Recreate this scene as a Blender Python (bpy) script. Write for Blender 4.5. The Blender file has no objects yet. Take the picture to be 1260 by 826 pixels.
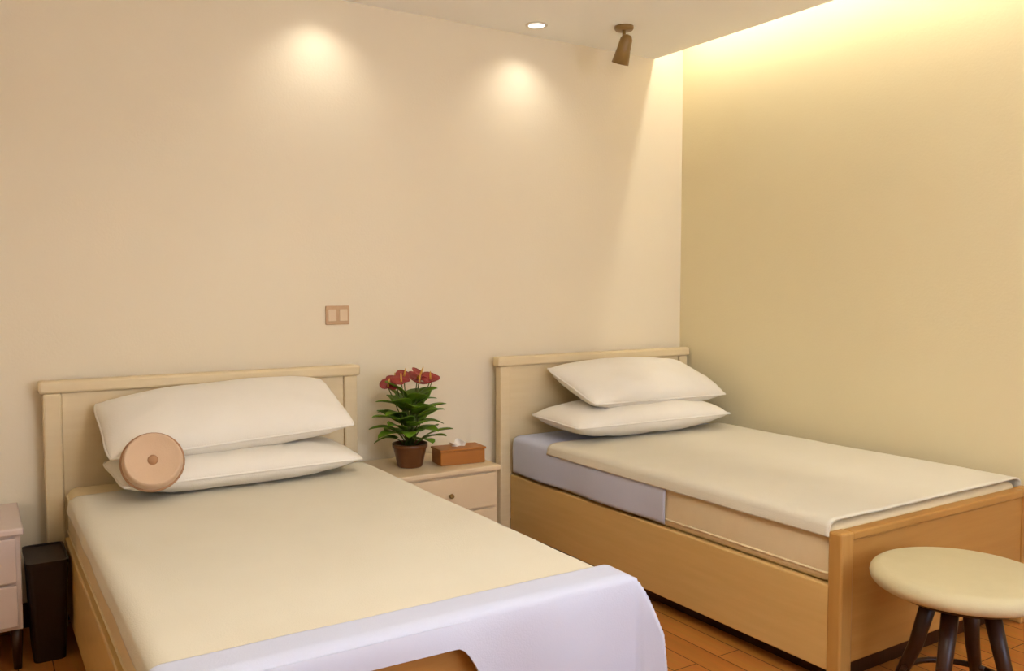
import bpy, bmesh, math, random
from mathutils import Vector, noise
random.seed(7)
PI = math.pi

# ------------------------------------------------------------------ camera
scene = bpy.context.scene
COL = scene.collection
CAM_H = 1.38
cam_data = bpy.data.cameras.new('camera')
cam_data.sensor_width = 36.0
cam_data.lens = 36.0 * 1050 / 1260
cam_data.clip_start = 0.02
cam = bpy.data.objects.new('camera', cam_data)
COL.objects.link(cam)
cam.location = (0, 0, CAM_H)
cam.rotation_euler = (math.radians(90 - 3.4), 0, math.radians(-32.5))
scene.camera = cam

# ------------------------------------------------------------------ world, exposure
world = bpy.data.worlds.new('daylight')
scene.world = world
world.use_nodes = True
wb = world.node_tree.nodes['Background']
wb.inputs['Color'].default_value = (0.62, 0.74, 1.0, 1)
wb.inputs['Strength'].default_value = 4.5
scene.view_settings.view_transform = 'Standard'
scene.view_settings.look = 'None'
scene.view_settings.exposure = 0.84
scene.view_settings.gamma = 1.0
scene.view_settings.use_curve_mapping = False

COVE_POWER = 26.0
DOWNLIGHT_W = 4.2
FILL_LAMP = 13.0
LAMP_COL = (1.0, 0.98, 0.92)

# ------------------------------------------------------------------ room measures (metres)
XL, XR = -1.15, 3.72       # left and right wall
YB, YF = 3.90, -1.60       # back wall, wall behind the camera
ZC = 2.72                  # dropped ceiling
ZU = 2.98                  # upper ceiling above the light slot
XS = 3.49                  # slot edge

# ------------------------------------------------------------------ materials
def srgb(r, g, b):
    def f(c):
        c /= 255.0
        return c / 12.92 if c <= 0.04045 else ((c + 0.055) / 1.055) ** 2.4
    return (f(r), f(g), f(b), 1.0)

def base_mat(name, col, rough=0.6, spec=0.3):
    m = bpy.data.materials.new(name)
    m.use_nodes = True
    b = m.node_tree.nodes['Principled BSDF']
    b.inputs['Base Color'].default_value = col
    b.inputs['Roughness'].default_value = rough
    b.inputs['Specular IOR Level'].default_value = spec
    return m, m.node_tree, b

def noisy(name, c1, c2, scale=8.0, rough=0.6, spec=0.3, bump=0.0, bump_scale=60.0, stretch=(1, 1, 1), detail=4, sheen=0.0):
    m, nt, b = base_mat(name, c1, rough, spec)
    tc = nt.nodes.new('ShaderNodeTexCoord')
    mp = nt.nodes.new('ShaderNodeMapping'); mp.inputs['Scale'].default_value = stretch
    nt.links.new(tc.outputs['Object'], mp.inputs['Vector'])
    n = nt.nodes.new('ShaderNodeTexNoise'); n.inputs['Scale'].default_value = scale; n.inputs['Detail'].default_value = detail
    nt.links.new(mp.outputs['Vector'], n.inputs['Vector'])
    mix = nt.nodes.new('ShaderNodeMix'); mix.data_type = 'RGBA'
    mix.inputs['A'].default_value = c1; mix.inputs['B'].default_value = c2
    nt.links.new(n.outputs['Fac'], mix.inputs['Factor'])
    nt.links.new(mix.outputs['Result'], b.inputs['Base Color'])
    if bump:
        n2 = nt.nodes.new('ShaderNodeTexNoise'); n2.inputs['Scale'].default_value = bump_scale; n2.inputs['Detail'].default_value = 3
        nt.links.new(mp.outputs['Vector'], n2.inputs['Vector'])
        bp = nt.nodes.new('ShaderNodeBump'); bp.inputs['Strength'].default_value = bump; bp.inputs['Distance'].default_value = 0.01
        nt.links.new(n2.outputs['Fac'], bp.inputs['Height'])
        nt.links.new(bp.outputs['Normal'], b.inputs['Normal'])
    if sheen:
        b.inputs['Sheen Weight'].default_value = sheen
    return m

def wood_mat(name, c1, c2, axis='X', rough=0.45, spec=0.35):
    st = {'X': (1.2, 14, 14), 'Y': (14, 1.2, 14), 'Z': (14, 14, 1.2)}[axis]
    return noisy(name, c1, c2, scale=3.0, rough=rough, spec=spec, bump=0.06, bump_scale=6, stretch=st, detail=6)

def floor_mat():
    m, nt, b = base_mat('floor_wood', srgb(150, 90, 35), 0.5, 0.22)
    tc = nt.nodes.new('ShaderNodeTexCoord')
    mp = nt.nodes.new('ShaderNodeMapping'); mp.inputs['Rotation'].default_value = (0, 0, PI / 2)
    nt.links.new(tc.outputs['Object'], mp.inputs['Vector'])
    br = nt.nodes.new('ShaderNodeTexBrick')
    br.inputs['Color1'].default_value = srgb(204, 132, 58); br.inputs['Color2'].default_value = srgb(188, 116, 48)
    br.inputs['Mortar'].default_value = srgb(70, 36, 14)
    br.inputs['Scale'].default_value = 1.0; br.inputs['Mortar Size'].default_value = 0.002
    br.inputs['Brick Width'].default_value = 1.1; br.inputs['Row Height'].default_value = 0.11
    nt.links.new(mp.outputs['Vector'], br.inputs['Vector'])
    mp2 = nt.nodes.new('ShaderNodeMapping'); mp2.inputs['Scale'].default_value = (22, 1.6, 1)
    nt.links.new(tc.outputs['Object'], mp2.inputs['Vector'])
    n = nt.nodes.new('ShaderNodeTexNoise'); n.inputs['Scale'].default_value = 2.0; n.inputs['Detail'].default_value = 6
    nt.links.new(mp2.outputs['Vector'], n.inputs['Vector'])
    mix = nt.nodes.new('ShaderNodeMix'); mix.data_type = 'RGBA'; mix.blend_type = 'MULTIPLY'
    mix.inputs['Factor'].default_value = 0.4
    nt.links.new(br.outputs['Color'], mix.inputs['A']); nt.links.new(n.outputs['Color'], mix.inputs['B'])
    nt.links.new(mix.outputs['Result'], b.inputs['Base Color'])
    return m

def emit_mat(name, col, strength):
    m = bpy.data.materials.new(name); m.use_nodes = True
    nt = m.node_tree
    for n in list(nt.nodes): nt.nodes.remove(n)
    o = nt.nodes.new('ShaderNodeOutputMaterial'); e = nt.nodes.new('ShaderNodeEmission')
    e.inputs['Color'].default_value = (*col[:3], 1); e.inputs['Strength'].default_value = strength
    nt.links.new(e.outputs[0], o.inputs['Surface'])
    return m

def glass_mat():
    m = bpy.data.materials.new('window_glass'); m.use_nodes = True
    nt = m.node_tree
    for n in list(nt.nodes): nt.nodes.remove(n)
    o = nt.nodes.new('ShaderNodeOutputMaterial'); t = nt.nodes.new('ShaderNodeBsdfTransparent')
    g = nt.nodes.new('ShaderNodeBsdfGlossy'); g.inputs['Roughness'].default_value = 0.03
    mx = nt.nodes.new('ShaderNodeMixShader'); mx.inputs[0].default_value = 0.06
    nt.links.new(t.outputs[0], mx.inputs[1]); nt.links.new(g.outputs[0], mx.inputs[2]); nt.links.new(mx.outputs[0], o.inputs['Surface'])
    return m

M = {
    'wall': noisy('cream_wallpaper', srgb(234, 220, 192), srgb(230, 214, 185), scale=1.6, rough=0.75, spec=0.2, bump=0.08, bump_scale=90),
    'wall_r': noisy('straw_wallpaper', srgb(232, 217, 176), srgb(228, 211, 168), scale=1.6, rough=0.75, spec=0.2, bump=0.08, bump_scale=90),
    'ceiling': noisy('ceiling_paint', srgb(250, 247, 240), srgb(248, 244, 235), scale=2, rough=0.85, spec=0.1),
    'trim': noisy('trim_paint', srgb(220, 200, 160), srgb(214, 192, 150), scale=5, rough=0.45),
    'floor': floor_mat(),
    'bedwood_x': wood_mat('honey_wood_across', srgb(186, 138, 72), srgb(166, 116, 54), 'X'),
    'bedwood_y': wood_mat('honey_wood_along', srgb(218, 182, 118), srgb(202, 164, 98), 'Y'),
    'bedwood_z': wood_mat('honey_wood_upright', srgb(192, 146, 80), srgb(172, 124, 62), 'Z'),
    'headwood': wood_mat('pale_headboard_wood', srgb(228, 208, 168), srgb(218, 194, 150), 'X'),
    'mattress': noisy('mattress_ticking', srgb(226, 206, 166), srgb(219, 198, 157), scale=20, rough=0.85, spec=0.1, bump=0.1, bump_scale=300),
    'cover': noisy('cream_bedspread', srgb(217, 208, 187), srgb(212, 202, 179), scale=5, rough=0.85, spec=0.12, bump=0.15, bump_scale=260, sheen=0.1),
    'sheet': noisy('white_sheet', srgb(196, 198, 214), srgb(191, 193, 210), scale=6, rough=0.85, spec=0.12, bump=0.1, bump_scale=240, sheen=0.1),
    'pillow': noisy('white_pillowcase', srgb(234, 226, 212), srgb(228, 219, 204), scale=6, rough=0.85, spec=0.12, bump=0.12, bump_scale=200, sheen=0.1),
    'cushion': noisy('tan_cushion_cloth', srgb(214, 182, 150), srgb(206, 172, 140), scale=12, rough=0.85, spec=0.12, bump=0.15, bump_scale=200, sheen=0.1),
    'button': noisy('button_cloth', srgb(176, 134, 98), srgb(164, 122, 88), scale=12, rough=0.8),
    'cabinet': noisy('cream_lacquer', srgb(218, 196, 160), srgb(210, 186, 148), scale=6, rough=0.4),
    'cabinet_pale': noisy('pale_lacquer', srgb(216, 196, 184), srgb(206, 186, 174), scale=6, rough=0.4),
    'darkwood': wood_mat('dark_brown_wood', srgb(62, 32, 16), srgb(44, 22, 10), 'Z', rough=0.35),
    'metal': noisy('brushed_brass', srgb(150, 118, 66), srgb(134, 102, 54), scale=30, rough=0.35),
    'leaf': noisy('green_leaf', srgb(108, 142, 30), srgb(82, 116, 22), scale=16, rough=0.55, spec=0.25),
    'stem': noisy('green_stem', srgb(96, 110, 44), srgb(80, 94, 36), scale=16, rough=0.5),
    'petal': noisy('red_bloom', srgb(158, 56, 48), srgb(132, 40, 36), scale=20, rough=0.45),
    'spadix': noisy('yellow_spike', srgb(214, 170, 80), srgb(196, 148, 60), scale=40, rough=0.6),
    'pot': noisy('brown_glazed_pot', srgb(112, 66, 30), srgb(92, 52, 22), scale=12, rough=0.35, spec=0.5),
    'soil': noisy('potting_soil', srgb(52, 34, 22), srgb(34, 22, 14), scale=60, rough=0.95, bump=0.5, bump_scale=120),
    'boxwood': wood_mat('orange_brown_wood', srgb(176, 112, 44), srgb(150, 90, 32), 'X'),
    'tissue': noisy('tissue_paper', srgb(236, 228, 214), srgb(230, 220, 204), scale=20, rough=0.9),
    'stooltop': noisy('beige_stool_cloth', srgb(200, 186, 147), srgb(192, 177, 137), scale=14, rough=0.75, bump=0.1, bump_scale=240),
    'plate': noisy('tan_plastic', srgb(200, 162, 122), srgb(192, 154, 114), scale=20, rough=0.4),
    'rocker': noisy('pale_plastic', srgb(222, 196, 160), srgb(216, 190, 152), scale=20, rough=0.35),
    'white_metal': noisy('white_painted_metal', srgb(236, 228, 210), srgb(230, 220, 202), scale=20, rough=0.4),
    'black': noisy('dark_lens', srgb(40, 34, 28), srgb(30, 26, 20), scale=20, rough=0.3),
    'led': emit_mat('led_strip_glow', (1.0, 0.96, 0.84), COVE_POWER),
    'bulb': emit_mat('downlight_glow', LAMP_COL, 2.0),
    'diffuser': emit_mat('fill_lamp_glow', (1.0, 0.99, 0.95), FILL_LAMP),
    'bin': noisy('dark_brown_plastic', srgb(40, 24, 16), srgb(32, 18, 12), scale=20, rough=0.5),
    'uplight': emit_mat('added_uplight_glow', (1.0, 0.99, 0.95), 55.0),
    'glass': glass_mat(),
}

# ------------------------------------------------------------------ helpers
def obj(name, bm, mat, parent=None, smooth=False, loc=None):
    me = bpy.data.meshes.new(name)
    bmesh.ops.recalc_face_normals(bm, faces=bm.faces[:])
    bm.to_mesh(me); bm.free()
    me.materials.append(M[mat])
    if smooth:
        for p in me.polygons: p.use_smooth = True
    o = bpy.data.objects.new(name, me)
    COL.objects.link(o)
    if parent is not None: o.parent = parent
    if loc is not None: o.location = loc
    return o

def tag(o, label, cat, group=None):
    o['label'] = label; o['category'] = cat
    if group: o['group'] = group
    return o

def thing(name, loc, label, cat, rz=0, group=None):
    o = bpy.data.objects.new(name, None)
    COL.objects.link(o); o.location = loc; o.rotation_euler = (0, 0, rz); o.empty_display_size = 0.1
    return tag(o, label, cat, group)

def struct(name, bm, mat, parent=None):
    o = obj(name, bm, mat, parent)
    if parent is None: o['kind'] = 'structure'
    return o

def copy_tree(o, parent=None):
    c = o.copy(); COL.objects.link(c)
    if parent is not None: c.parent = parent
    for ch in list(o.children): copy_tree(ch, c)
    return c

def box(bm, x0, x1, y0, y1, z0, z1, bev=0.0, seg=2):
    vs = [bm.verts.new((x, y, z)) for x in (x0, x1) for y in (y0, y1) for z in (z0, z1)]
    fs = []
    for q in ((0, 1, 3, 2), (4, 6, 7, 5), (0, 4, 5, 1), (2, 3, 7, 6), (0, 2, 6, 4), (1, 5, 7, 3)):
        fs.append(bm.faces.new([vs[i] for i in q]))
    if bev:
        es = list({e for f in fs for e in f.edges})
        bmesh.ops.bevel(bm, geom=es, offset=bev, segments=seg, profile=0.5, affect='EDGES')
    return bm

def B(*a, **k): return box(bmesh.new(), *a, **k)

def lathe(bm, prof, n=40, cx=0, cy=0):
    rings = []
    for r, z in prof:
        if r < 1e-6: rings.append([bm.verts.new((cx, cy, z))])
        else: rings.append([bm.verts.new((cx + r * math.cos(2 * PI * i / n), cy + r * math.sin(2 * PI * i / n), z)) for i in range(n)])
    for a, b in zip(rings, rings[1:]):
        for i in range(n):
            j = (i + 1) % n
            if len(a) == 1 and len(b) == 1: continue
            if len(a) == 1: bm.faces.new((a[0], b[i], b[j]))
            elif len(b) == 1: bm.faces.new((a[i], a[j], b[0]))
            else: bm.faces.new((a[i], a[j], b[j], b[i]))
    return bm

def L(prof, n=40): return lathe(bmesh.new(), prof, n)

def tube(bm, pts, rad, n=10, caps=True):
    pts = [Vector(p) for p in pts]
    rad = rad if isinstance(rad, (list, tuple)) else [rad] * len(pts)
    rings = []
    up = Vector((1, 0, 0)) if all(abs((q - p).normalized().z) > 0.6 for p, q in zip(pts, pts[1:])) else Vector((0, 0, 1))
    for i, p in enumerate(pts):
        d = (pts[min(i + 1, len(pts) - 1)] - pts[max(i - 1, 0)]).normalized()
        a = d.cross(up).normalized(); b = d.cross(a).normalized()
        rings.append([bm.verts.new(p + rad[i] * (a * math.cos(2 * PI * k / n) + b * math.sin(2 * PI * k / n))) for k in range(n)])
    for r, s in zip(rings, rings[1:]):
        for k in range(n): bm.faces.new((r[k], r[(k + 1) % n], s[(k + 1) % n], s[k]))
    if caps:
        bm.faces.new(rings[0]); bm.faces.new(rings[-1])
    return bm

def T(*a, **k): return tube(bmesh.new(), *a, **k)

def nz(x, y, z=0.0, s=1.0): return noise.noise(Vector((x * s, y * s, z)))

def thicken(bm, t):
    """Give an open sheet a thickness t along its vertex normals and close its rim."""
    bm.normal_update()
    fs = bm.faces[:]; rim = [e for e in bm.edges if len(e.link_faces) == 1]
    top = {v: bm.verts.new(v.co + v.normal * t) for v in bm.verts[:]}
    for f in fs: bm.faces.new([top[v] for v in f.verts])
    for e in rim:
        a, b = e.verts
        bm.faces.new((a, b, top[b], top[a]))
    for f in fs: f.normal_flip()
    bm.normal_update()

def cloth(x0, x1, y0, y1, ztop, dl, dr, df, db, rad=0.035, nx=60, ny=80, thick=0.006, flare=0.32, wrinkle=0.004, seed=0.0, foot=None, step=0.0):
    """A cloth laid over a box top: dl/dr/df/db hang over the left/right/foot/head edge (metres of drop);
    foot(t) may give the drop of the foot side along the width."""
    def axis(a, b, da, db_, n):
        cnt = [max(2, int(n * da / (b - a)) + 6) if da > 0 else 0, n, max(2, int(n * db_ / (b - a)) + 6) if db_ > 0 else 0]
        out = []
        if da > 0: out += [a - da + da * i / cnt[0] for i in range(cnt[0])]
        out += [a + (b - a) * i / cnt[1] for i in range(cnt[1] + 1)]
        if db_ > 0: out += [b + db_ * (i + 1) / cnt[2] for i in range(cnt[2])]
        return out
    fmax = df if foot is None else max(foot(i / 50) for i in range(51))
    us = axis(x0, x1, dl, dr, nx); vs = axis(y0, y1, fmax, db, ny)
    bm = bmesh.new(); grid = []
    def fold(c, a, b):
        if c < a: return a, a - c, -1
        if c > b: return b, c - b, 1
        return c, 0.0, 0
    for v in vs:
        row = []
        for u in us:
            cu, du, su = fold(u, x0, x1); vv = v
            t = (cu - x0) / (x1 - x0)
            if foot is not None and v < y0: vv = y0 + (v - y0) * foot(t) / fmax
            cv, dv, sv = fold(vv, y0, y1)
            drop = (du ** 5 + dv ** 5) ** .2; small = 1.5 * du * dv / (du + dv) if du > 0 and dv > 0 else 0.0
            # rounded shoulders: pull the top down and in near the edge
            ex = min(cu - x0 if dl > 0 else 9, x1 - cu if dr > 0 else 9, cv - y0 if fmax > 0 else 9, y1 - cv if db > 0 else 9)
            z = ztop
            if drop <= 0 and ex < rad: z -= rad * 0.35 * (1 - ex / rad) ** 2
            if drop > 0: z -= rad * 0.35 + drop
            x = cu + su * (min(flare * small, .03 + .25 * flare * small) + 0.012 * (1 - math.exp(-du * 30)) * (du > 0))
            y = cv + sv * (min(flare * small, .03 + .25 * flare * small) + 0.012 * (1 - math.exp(-dv * 30)) * (dv > 0))
            if du > 0 and small <= 0: x += su * 0.008 * math.sin(y * 13 + 3 * nz(y, seed, 1, 2)) * min(1, du * 6)
            if dv > 0 and small <= 0: y += sv * 0.010 * math.sin(x * 15 + 3 * nz(x, seed, 2, 2)) * min(1, dv * 6)
            if drop <= 0:
                z += wrinkle * (nz(x, y * 0.6, seed, 2.2) + 0.5 * nz(x, y, seed + 5, 6)) + wrinkle
            row.append(bm.verts.new((x, y, z)))
        grid.append(row)
    for r, s in zip(grid, grid[1:]):
        for i in range(len(r) - 1): bm.faces.new((r[i], r[i + 1], s[i + 1], s[i]))
    bmesh.ops.recalc_face_normals(bm, faces=bm.faces[:])
    if sum(f.normal.z for f in bm.faces) < 0: bmesh.ops.reverse_faces(bm, faces=bm.faces[:])
    # thickness (outwards)
    thicken(bm, thick)
    return bm

def pillow_bm(w, d, h, seed=0.0, n=36, pinch=0.10):
    """Stuffed rectangular pillow: full in the middle, drawn to a seam with pinched corners."""
    bm = bmesh.new(); sides = []
    for sgn in (1, -1):
        g = []
        for j in range(n + 1):
            row = []
            for i in range(n + 1):
                a = math.sin((i / n - 0.5) * PI); b = math.sin((j / n - 0.5) * PI)
                e = max(0.0, (1 - abs(a) ** 2.6)) ** 0.55 * max(0.0, (1 - abs(b) ** 2.6)) ** 0.55
                x = a * w / 2 * (1 - pinch * (1 - abs(a)) * 0 - pinch * (b * b) * 0.0 - pinch * 0.6 * (1 - b * b) * (abs(a) ** 6))
                y = b * d / 2 * (1 - pinch * 0.6 * (1 - a * a) * (abs(b) ** 6))
                k = 1 - 0.07 * (abs(a) ** 3) * (abs(b) ** 3); x *= k; y *= k
                wr = 0.10 * nz(a * w, b * d, seed, 5) * e + 0.05 * nz(a * w, b * d, seed + 3, 14) * (1 - e) * (e > 0)
                row.append(bm.verts.new((x, y, sgn * h / 2 * (e + wr))))
            g.append(row)
        for r, s in zip(g, g[1:]):
            for i in range(n): bm.faces.new((r[i], r[i + 1], s[i + 1], s[i]))
        sides.append(g)
    bmesh.ops.remove_doubles(bm, verts=bm.verts[:], dist=0.0008)
    return bm

def pillow_piping(w, d, pinch=0.10, r=0.005):
    pts = []
    K = 28
    def P(a, b):
        k = 1 - 0.07 * (abs(a) ** 3) * (abs(b) ** 3)
        return (k * a * w / 2 * (1 - pinch * 0.6 * (1 - b * b) * (abs(a) ** 6)), k * b * d / 2 * (1 - pinch * 0.6 * (1 - a * a) * (abs(b) ** 6)), 0)
    for i in range(K): pts.append(P(-1 + 2 * i / K, -1))
    for i in range(K): pts.append(P(1, -1 + 2 * i / K))
    for i in range(K): pts.append(P(1 - 2 * i / K, 1))
    for i in range(K + 1): pts.append(P(-1, 1 - 2 * i / K))
    return T(pts, r, n=6)

# ------------------------------------------------------------------ the room
struct('floor', B(XL - .1, XR + .1, YF - .1, YB + .1, -0.08, 0), 'floor')
struct('wall_back', B(XL - .1, XR + .1, YB, YB + .1, 0, ZU), 'wall')
struct('wall_right', B(XR, XR + .1, YF, YB, 0, ZU), 'wall_r')
struct('wall_left', B(XL - .1, XL, YF, YB, 0, ZU), 'wall')
WX0, WX1, WZ0, WZ1 = 1.0, 3.2, 0.85, 2.35         # window opening in the wall behind the camera
bm = bmesh.new()
box(bm, XL - .1, WX0, YF - .1, YF, 0, ZU); box(bm, WX1, XR + .1, YF - .1, YF, 0, ZU)
box(bm, WX0, WX1, YF - .1, YF, 0, WZ0); box(bm, WX0, WX1, YF - .1, YF, WZ1, ZU)
struct('wall_front', bm, 'wall')
win = bpy.data.objects.new('window_1', None); COL.objects.link(win); win['kind'] = 'structure'
win.location = ((WX0 + WX1) / 2, YF - .05, WZ0)
hw, hh = (WX1 - WX0) / 2, WZ1 - WZ0
bm = bmesh.new()
for a, b in ((-hw, -hw + .05), (hw - .05, hw), (-.025, .025)): box(bm, a, b, -.025, .025, 0, hh)
for a, b in ((0, .05), (hh - .05, hh)): box(bm, -hw + .05, -.025, -.025, .025, a, b); box(bm, .025, hw - .05, -.025, .025, a, b)
obj('window_frame', bm, 'white_metal', win)
for a, b in ((-hw + .05, -.025), (.025, hw - .05)):
    obj('pane', B(a, b, -.004, .004, .05, hh - .05), 'glass', win)
struct('ceiling', B(XL, XS, YF, YB, ZC, ZC + .06), 'ceiling')
struct('ceiling_upper', B(XL - .1, XR + .1, YF - .1, YB + .1, ZU, ZU + .08), 'ceiling')
struct('baseboard_back', B(XL, XR, YB - .015, YB, 0, .10, bev=.004), 'darkwood')
struct('baseboard_right', B(XR - .015, XR, YF, YB - .015, 0, .10, bev=.004), 'darkwood')
struct('baseboard_left', B(XL, XL + .015, YF, YB - .015, 0, .10, bev=.004), 'darkwood')

# light slot strip: a led profile under the upper ceiling
t = thing('led_strip', (XS + .06, 0, ZU), 'glowing strip light in the ceiling slot above the straw-coloured side wall', 'strip light')
obj('channel', B(-.02, .02, YF + .05, YB - .03, -.02, 0), 'white_metal', t)
obj('diffuser', B(-.014, .014, YF + .07, YB - .05, -.028, -.02), 'led', t)

# recessed downlights near the back wall
for k, (x, y) in enumerate(((1.40, 3.72), (2.52, 3.72))):
    t = thing('downlight', (x, y, ZC), ('recessed round downlight in the ceiling above the flowers', 'recessed round downlight in the ceiling near the brass spotlight')[k], 'downlight', group='recessed downlights')
    obj('trim_ring', L([(.042, -.001), (.042, -.006), (.052, -.008), (.058, -.004), (.058, 0), (.042, -.001)], 36), 'white_metal', t, True)
    obj('lens', L([(0, -.0035), (.041, -.0035), (.041, -.001), (0, -.001)], 36), 'bulb', t)
    ld = bpy.data.lights.new('downlight_beam', 'SPOT'); ld.energy = DOWNLIGHT_W; ld.color = LAMP_COL
    ld.spot_size = math.radians(125); ld.spot_blend = 0.9; ld.shadow_soft_size = 0.04
    lo = bpy.data.objects.new('downlight_beam', ld); COL.objects.link(lo); lo.parent = t; lo.location = (0, 0, -.02)

# unseen drum pendant added as fill for the general room light (above and beside the view)
t = thing('fill_pendant', (1.0, 0.8, ZC), 'unseen white drum pendant added as fill light, hanging from the ceiling', 'added fill lamp')
obj('canopy', L([(0, 0), (.06, 0), (.06, -.015), (.05, -.025), (0, -.025)], 32), 'white_metal', t, True)
obj('rod', T([(0, 0, -.02), (0, 0, -.565)], .008, n=12), 'white_metal', t, True)
obj('shade', L([(0, -.56), (.22, -.56), (.235, -.57), (.235, -.715), (.22, -.725), (0, -.725)], 48), 'diffuser', t, True)
obj('uplight_disc', L([(0, -.545), (.17, -.545), (.17, -.557), (0, -.557)], 40), 'uplight', t)  # glowing disc added on top to brighten the ceiling
for z in (-.558, -.723): obj('rim', T([(.237 * math.cos(2 * PI * k / 48), .237 * math.sin(2 * PI * k / 48), z) for k in range(49)], .005, n=6), 'white_metal', t, True)

# ------------------------------------------------------------------ beds
ZM0, ZM1 = 0.385, 0.575      # mattress
Y0, Y1 = 1.75, 3.86          # foot, back of headboard
HB_T = 1.0
def make_bed(x0, x1, label):
    cx = (x0 + x1) / 2; w = x1 - x0
    t = thing('bed', (cx, Y0, 0), label, 'bed')
    a, b = -w / 2, w / 2; ln = Y1 - Y0
    hb = obj('headboard', B(a + .005, b - .005, ln - .045, ln - .02, .25, HB_T - .05, bev=.004), 'headwood', t)
    obj('top_rail', B(a - .075, b + .075, ln - .065, ln, HB_T - .05, HB_T, bev=.010), 'headwood', hb)
    for s in (a - .06, b - .005): obj('post', B(s, s + .065, ln - .06, ln - .005, 0, HB_T - .05, bev=.008), 'headwood', hb)
    obj('side_rail', B(a, a + .03, .05, ln - .06, .075, ZM0 - .015, bev=.006), 'bedwood_y', t)
    obj('side_rail', B(b - .03, b, .05, ln - .06, .075, ZM0 - .015, bev=.006), 'bedwood_y', t)
    fb = obj('footboard', B(a + .06, b - .06, .012, .045, .10, ZM1 - .05, bev=.006), 'bedwood_x', t)
    obj('cap_rail', B(a + .06, b - .06, .004, .05, ZM1 - .05, ZM1 - .02, bev=.006), 'bedwood_x', fb)
    for s in (a - .004, b - .061): obj('leg', B(s, s + .065, 0, .055, 0, ZM1 - .018, bev=.008), 'bedwood_z', t)
    obj('gap_shade_board', B(a + .09, b - .09, .085, .105, 0, .33), 'darkwood', t)  # dark boards added to stand in for the shade under the bed
    for s in (a + .09, b - .11): obj('gap_shade_board', B(s, s + .02, .105, ln - .075, 0, .33), 'darkwood', t)
    obj('slat_deck', B(a + .03, b - .03, .05, ln - .07, .33, ZM0 - .02), 'bedwood_y', t)
    m = obj('mattress', B(a + .012, b - .012, .058, ln - .072, ZM0 - .018, ZM1, bev=.035, seg=4), 'mattress', t, True)
    bm = bmesh.new()
    for z in (ZM0 + .02, ZM1 - .03):
        r = .03; pts = []
        for (px, py, st) in ((b - .012, ln - .072, 0), (a + .012, ln - .072, PI / 2), (a + .012, .058, PI), (b - .012, .058, 3 * PI / 2)):
            sx = -1 if px > 0 else 1; sy = -1 if py > 1 else 1
            for k in range(6):
                an = st + PI / 2 * k / 5
                pts.append((px + sx * r + r * math.cos(an), py + sy * r + r * math.sin(an), z))
        pts.append(pts[0]); tube(bm, pts, .005, n=6)
    obj('piping', bm, 'mattress', m, True)
    return t

LX0, LX1 = 0.295, 1.49
RX0, RX1 = 2.41, 3.63
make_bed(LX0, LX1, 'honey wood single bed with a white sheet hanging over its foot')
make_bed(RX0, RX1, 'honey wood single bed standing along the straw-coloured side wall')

def add_cloth(name, mat, label, cat, **k):
    return tag(obj(name, cloth(**k), mat, None, True), label, cat)

# bedspreads
add_cloth('bedspread', 'cover', 'cream bedspread on the bed with the small round tan cushion', 'bedspread',
          x0=LX0 + .005, x1=LX1 - .005, y0=Y0 + .052, y1=3.55, ztop=ZM1 + .004, dl=.035, dr=.035, df=0, db=0, seed=1.0)
add_cloth('bedspread', 'cover', 'cream bedspread on the bed beside the straw-coloured side wall', 'bedspread',
          x0=RX0 + .005, x1=RX1 - .005, y0=Y0 + .052, y1=3.45, ztop=ZM1 + .008, dl=.035, dr=.035, df=0, db=0, seed=4.0)

# white undersheet showing at the head of the bed by the wall
add_cloth('undersheet', 'sheet', 'white undersheet hanging down the bed side below the pillows near the tissue box', 'sheet',
          x0=RX0 + .009, x1=RX1 - .009, y0=2.60, y1=3.775, ztop=ZM1 + .0005, dl=.175, dr=.10, df=0, db=0, seed=6.0, thick=.004, wrinkle=.0005)

# white sheet thrown over the foot of one bed, hanging long at one corner
def foot_drop(t):
    s = min(1, max(0, (t - .54) / .16)); s = s * s * (3 - 2 * s)
    return .055 + .34 * s
add_cloth('sheet', 'sheet', 'pale lavender-white sheet hanging over the wooden foot of a bed', 'sheet',
          x0=LX0 - .01, x1=LX1 + .012, y0=Y0 - .015, y1=Y0 + .09, ztop=ZM1 + .016, dl=.05, dr=.22, df=.3, db=0,
          rad=.03, nx=90, ny=24, flare=.42, wrinkle=.003, seed=8.0, foot=foot_drop)

# ------------------------------------------------------------------ pillows
def pillow(name, mat, label, w, d, h, loc, rot, seed, cat='pillow', piping=True, group=None):
    t = tag(obj(name, pillow_bm(w, d, h, seed), mat, None, True), label, cat, group)
    t.location = loc; t.rotation_euler = rot
    if piping: obj('piping', pillow_piping(w, d), mat, t, True)
    return t

R = math.radians
pillow('pillow', 'pillow', 'white pillow lying flat under a plump one behind the round cushion', .98, .46, .15, (.90, 3.50, ZM1 + .090), (R(2), 0, R(2)), 1.3)
pillow('pillow', 'pillow', 'plump white pillow propped on a flat one near the flower pot', 1.0, .46, .20, (.885, 3.57, ZM1 + .270), (R(21), R(-3), R(-1)), 4.1)
pillow('pillow', 'pillow', 'white pillow lying flat under a plump one by the side wall', 1.08, .46, .18, (3.00, 3.50, ZM1 + .110), (R(2), 0, R(-2)), 7.7)
pillow('pillow', 'pillow', 'plump white pillow propped on a flat one beside the side wall', 1.02, .46, .20, (3.10, 3.57, ZM1 + .272), (R(20), R(1), R(2)), 9.2)

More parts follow.
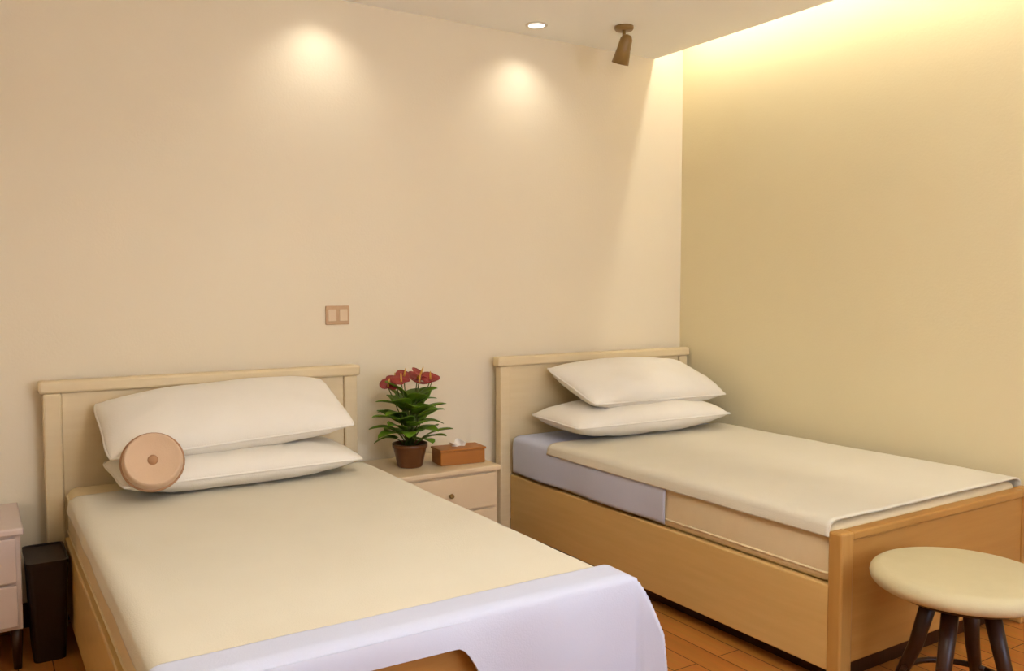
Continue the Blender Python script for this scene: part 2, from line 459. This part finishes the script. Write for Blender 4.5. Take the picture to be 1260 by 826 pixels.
# small round tan cushion
t = thing('round_cushion', (.545, 3.275, ZM1 + .165), 'small round tan cushion leaning on a white pillow', 'cushion')
prof = [(0, .030)] + [(.102 * math.sin(a), .030 + .024 * math.sin(a) ** 2 if a < PI / 2.6 else .062 * math.cos(a) ** .7 if math.cos(a) > 0 else 0) for a in [PI / 2 * k / 12 for k in range(1, 12)]] + [(.104, 0)]
prof = prof + [(r, -z) for r, z in reversed(prof[:-1])]
obj('pad', L(prof, 40), 'cushion', t, True)
obj('button', L([(0, .042), (.012, .040), (.018, .034), (.018, .026), (0, .022)], 20), 'button', t, True)
obj('piping', T([(.105 * math.cos(2 * PI * k / 40), .105 * math.sin(2 * PI * k / 40), 0) for k in range(41)], .005, n=6), 'button', t, True)
t.rotation_euler = (R(66), 0, R(-8))

# ------------------------------------------------------------------ bedside cabinets
NZ = 0.52
def nightstand(x0, x1, y0, y1, mat, label):
    cx = (x0 + x1) / 2; w = x1 - x0; d = y1 - y0
    t = thing('nightstand', (cx, y0, 0), label, 'nightstand', group='bedside nightstands')
    a, b = -w / 2, w / 2
    obj('body', B(a + .01, b - .01, .02, d, .15, NZ - .025, bev=.004), mat, t)
    obj('top', B(a, b, 0, d, NZ - .025, NZ, bev=.006), mat, t)
    for z0, z1 in ((.165, .315), (.325, .485)):
        dr = obj('drawer', B(a + .025, b - .025, .004, .022, z0, z1, bev=.004), mat, t)
        zc = (z0 + z1) / 2
        obj('knob', T([(0, .005, zc), (0, -.008, zc), (0, -.012, zc), (0, -.02, zc)], [.005, .005, .012, .010], n=14), 'metal', dr, True)
    for sx in (a + .03, b - .03):
        for sy in (.045, d - .035):
            obj('leg', T([(sx, sy, .151), (sx, sy, 0)], [.020, .013], n=12), 'darkwood', t, True)
    return t
nightstand(1.58, 2.13, 3.44, 3.87, 'cabinet', 'cream nightstand between the two beds holding the flower pot')
nightstand(-.48, .14, 3.44, 3.87, 'cabinet_pale', 'pale nightstand on dark legs beside the bed with the round cushion')

# slim dark bin added to darken the gap beside the bed
t = thing('gap_dark_bin', (.214, 3.60, 0), 'slim dark brown bin added to darken the gap between a pale nightstand and a bed', 'waste bin')
def tray(w0, d0, w1, d1, z0, z1, th):
    bm = bmesh.new(); rings = []
    for w, d, z in ((w0, d0, z0), (w1, d1, z1), (w1 - 2 * th, d1 - 2 * th, z1), (w0 - 2 * th, d0 - 2 * th, z0 + th)):
        ring = []
        for qx, qy, st in ((1, 1, 0), (-1, 1, 90), (-1, -1, 180), (1, -1, 270)):
            for k in range(5):
                an = R(st + 22.5 * k); r = .02
                ring.append(bm.verts.new((qx * (w / 2 - r) + r * math.cos(an), qy * (d / 2 - r) + r * math.sin(an), z)))
        rings.append(ring)
    n = len(rings[0])
    for a, b in zip(rings, rings[1:]):
        for k in range(n): bm.faces.new((a[k], a[(k + 1) % n], b[(k + 1) % n], b[k]))
    bm.faces.new(rings[0]); bm.faces.new(rings[-1])
    return bm
obj('body', tray(.105, .22, .135, .26, 0, .37, .004), 'bin', t)
obj('rim', tray(.140, .266, .140, .266, .362, .376, .007), 'bin', t)

# ------------------------------------------------------------------ potted red flowers
P = Vector((1.745, 3.64, NZ))
t = thing('potted_flowers', P, 'brown pot of green leaves and red flowers on the cream nightstand', 'plant')
pt = obj('pot', L([(0, 0), (.055, 0), (.06, .006), (.078, .09), (.084, .095), (.084, .112), (.076, .112), (.070, .094), (0, .094)], 32), 'pot', t, True)
obj('soil', L([(0, .100), (.045, .1005), (.0715, .096), (.0705, .0945), (0, .0945)], 24), 'soil', pt, True)

def leaf_bm(ln, wd, bend, heart=0.35, n=10, m=6):
    bm = bmesh.new(); rows = []
    for i in range(n + 1):
        s = i / n
        half = wd / 2 * (math.sin(PI * min(1, s * (1 - heart * .2) + .10 * (1 - s))) ** .8) * (1 - .35 * s)
        if i == n: half = .001
        row = []
        for j in range(m + 1):
            q = -1 + 2 * j / m
            row.append(bm.verts.new((q * half, s * ln * (1 - .15 * bend * s) - (abs(q) * .04 * ln if i == 0 else 0), -bend * ln * .45 * s * s + .18 * half * abs(q) + .01 * ln * math.sin(6 * s + 3 * q))))
        rows.append(row)
    for r, s in zip(rows, rows[1:]):
        for j in range(m): bm.faces.new((r[j], r[j + 1], s[j + 1], s[j]))
    bm.normal_update()
    bmesh.ops.solidify(bm, geom=bm.faces[:], thickness=.0015)
    return bm

def mesh_of(bm, mat, name):
    o = obj(name, bm, mat, None, True); me = o.data; bpy.data.objects.remove(o); return me
leaf_meshes = [mesh_of(leaf_bm(.14, .11, .7), 'leaf', 'leaf'), mesh_of(leaf_bm(.12, .10, 1.0), 'leaf', 'leaf'), mesh_of(leaf_bm(.15, .115, .5), 'leaf', 'leaf')]
def child(name, me, parent, loc, rot):
    o = bpy.data.objects.new(name, me); COL.objects.link(o); o.parent = parent; o.location = loc; o.rotation_euler = rot
    return o
for k in range(40):
    an = k * 2.39996; tier = k / 40
    r = .02 + .05 * (1 - tier) * random.uniform(.8, 1.1); z = .13 + .20 * tier + random.uniform(-.015, .015)
    px, py = r * math.cos(an), r * math.sin(an)
    st = obj('leaf_stem', T([(.25 * px, .25 * py, .095), (.6 * px, .6 * py, .095 + (z - .095) * .6), (px, py, z)], .0025, n=6), 'stem', t, True)
    child('leaf', leaf_meshes[k % 3], t, (px, py, z), (R(20 + 30 * tier + random.uniform(-8, 8)), R(random.uniform(-14, 14)), an - PI / 2))

def spathe_bm(rad):
    bm = bmesh.new(); n = 22; rings = []
    c = bm.verts.new((0, 0, 0)); prev = None
    for q in (.5, 1.0):
        ring = []
        for i in range(n):
            a = 2 * PI * i / n
            h = rad * (1 - .55 * max(0, math.cos(a)) ** 6 + .35 * max(0, -math.cos(a)) ** 5)   # heart: notch at a=0, tip at pi
            ring.append(bm.verts.new((q * h * math.sin(a), -q * h * math.cos(a), .22 * rad * q * q)))
        rings.append(ring)
    for i in range(n):
        j = (i + 1) % n
        bm.faces.new((c, rings[0][i], rings[0][j])); bm.faces.new((rings[0][i], rings[1][i], rings[1][j], rings[0][j]))
    bm.normal_update()
    bmesh.ops.solidify(bm, geom=bm.faces[:], thickness=.0015)
    return bm
sp_me = mesh_of(spathe_bm(.042), 'petal', 'flower')
spike_me = mesh_of(T([(0, 0, 0), (0, .004, .02), (0, .008, .042)], [.005, .0045, .002], n=8), 'spadix', 'spadix')
for k, (fx, fy, fz) in enumerate(((-.11, .0, .385), (-.065, -.05, .41), (-.02, .02, .425), (.02, -.06, .40), (.055, .0, .43), (.095, -.03, .41), (.13, .02, .395), (-.04, .07, .40), (.07, .06, .405))):
    fl_stem = obj('flower_stem', T([(.12 * fx, .12 * fy, .096), (.45 * fx, .45 * fy, .25), (fx, fy, fz)], .0025, n=6), 'stem', t, True)
    f = child('flower', sp_me, t, (fx, fy, fz), (R(-18 + random.uniform(-12, 12) + 40), R(random.uniform(-18, 18)), random.uniform(-.6, .6)))
    child('spadix', spike_me, f, (0, 0, .002), (0, 0, 0))

# wooden tissue box on the same cabinet
t = thing('tissue_box', (1.985, 3.60, NZ), 'orange-brown wooden tissue box on the cream nightstand beside the flower pot', 'tissue box', rz=R(-6))
obj('body', B(-.115, .115, -.06, .06, 0, .066, bev=.004), 'boxwood', t)
obj('lid', B(-.12, .12, -.065, .065, .066, .078, bev=.004), 'boxwood', t)
bm = bmesh.new(); g = []
for j in range(9):
    row = []
    for i in range(13):
        q = -1 + 2 * i / 12; s = j / 8
        row.append(bm.verts.new((q * (.03 + .018 * s), .006 * math.sin(5 * q + 2 * s) * (1 + 2 * s), .076 + s * (.03 + .008 * math.cos(4 * q)))))
    g.append(row)
for r, s in zip(g, g[1:]):
    for i in range(12): bm.faces.new((r[i], r[i + 1], s[i + 1], s[i]))
bm.normal_update(); bmesh.ops.solidify(bm, geom=bm.faces[:], thickness=.001)
obj('tissue', bm, 'tissue', t, True)

# wall switch above the cabinet
t = thing('wall_switch', (1.49, YB, 1.235), 'small tan switch plate on the back wall above the flowers', 'wall switch')
obj('plate', B(-.06, .06, -.010, 0, -.045, .045, bev=.004), 'plate', t)
for x in (-.028, .028): obj('rocker', B(x - .02, x + .02, -.014, -.009, -.028, .028, bev=.002), 'rocker', t)

# brass spotlight on the ceiling near the corner
t = thing('ceiling_spotlight', (2.92, 3.50, ZC), 'small brass spotlight on the ceiling near the room corner', 'spotlight')
obj('canopy', L([(0, 0), (.05, 0), (.05, -.012), (.044, -.02), (0, -.02)], 32), 'metal', t, True)
obj('stem', T([(0, 0, -.018), (0, 0, -.07)], .009, n=12), 'metal', t, True)
hd = obj('head', L([(0, .075), (.022, .07), (.032, .05), (.036, 0), (.046, -.075), (.041, -.075), (.03, -.01), (0, -.005)], 32), 'metal', t, True)
hd.location = (0, .0, -.115); hd.rotation_euler = (R(24), 0, 0)
obj('lens', L([(0, -.060), (.037, -.060), (.037, -.056), (0, -.056)], 24), 'black', hd, True)

# ------------------------------------------------------------------ round stool at the foot of the bed
t = thing('round_stool', (2.585, 1.45, 0), 'round stool with a beige padded top and dark wooden legs', 'stool')
SZ = .495; SR = .265
prof = [(0, SZ)] + [(SR - .035 + .035 * math.sin(a), SZ - .030 + .030 * math.cos(a) - .002) for a in [PI * k / 12 for k in range(0, 13)]] + [(0, SZ - .062)]
obj('cushion', L(prof, 64), 'stooltop', t, True)
obj('base_disc', L([(0, SZ - .061), (SR - .055, SZ - .061), (SR - .075, SZ - .085), (.10, SZ - .11), (0, SZ - .11)], 48), 'darkwood', t, True)
for k in range(4):
    a = R(12) + k * PI / 2
    c, s = math.cos(a), math.sin(a)
    obj('leg', T([(.085 * c, .085 * s, SZ - .10), (.13 * c, .13 * s, SZ - .28), (.215 * c, .215 * s, 0)], [.026, .022, .016], n=14), 'darkwood', t, True)
obj('ring_stretcher', T([(.158 * math.cos(2 * PI * k / 40), .158 * math.sin(2 * PI * k / 40), .135) for k in range(41)], .010, n=8), 'darkwood', t, True)
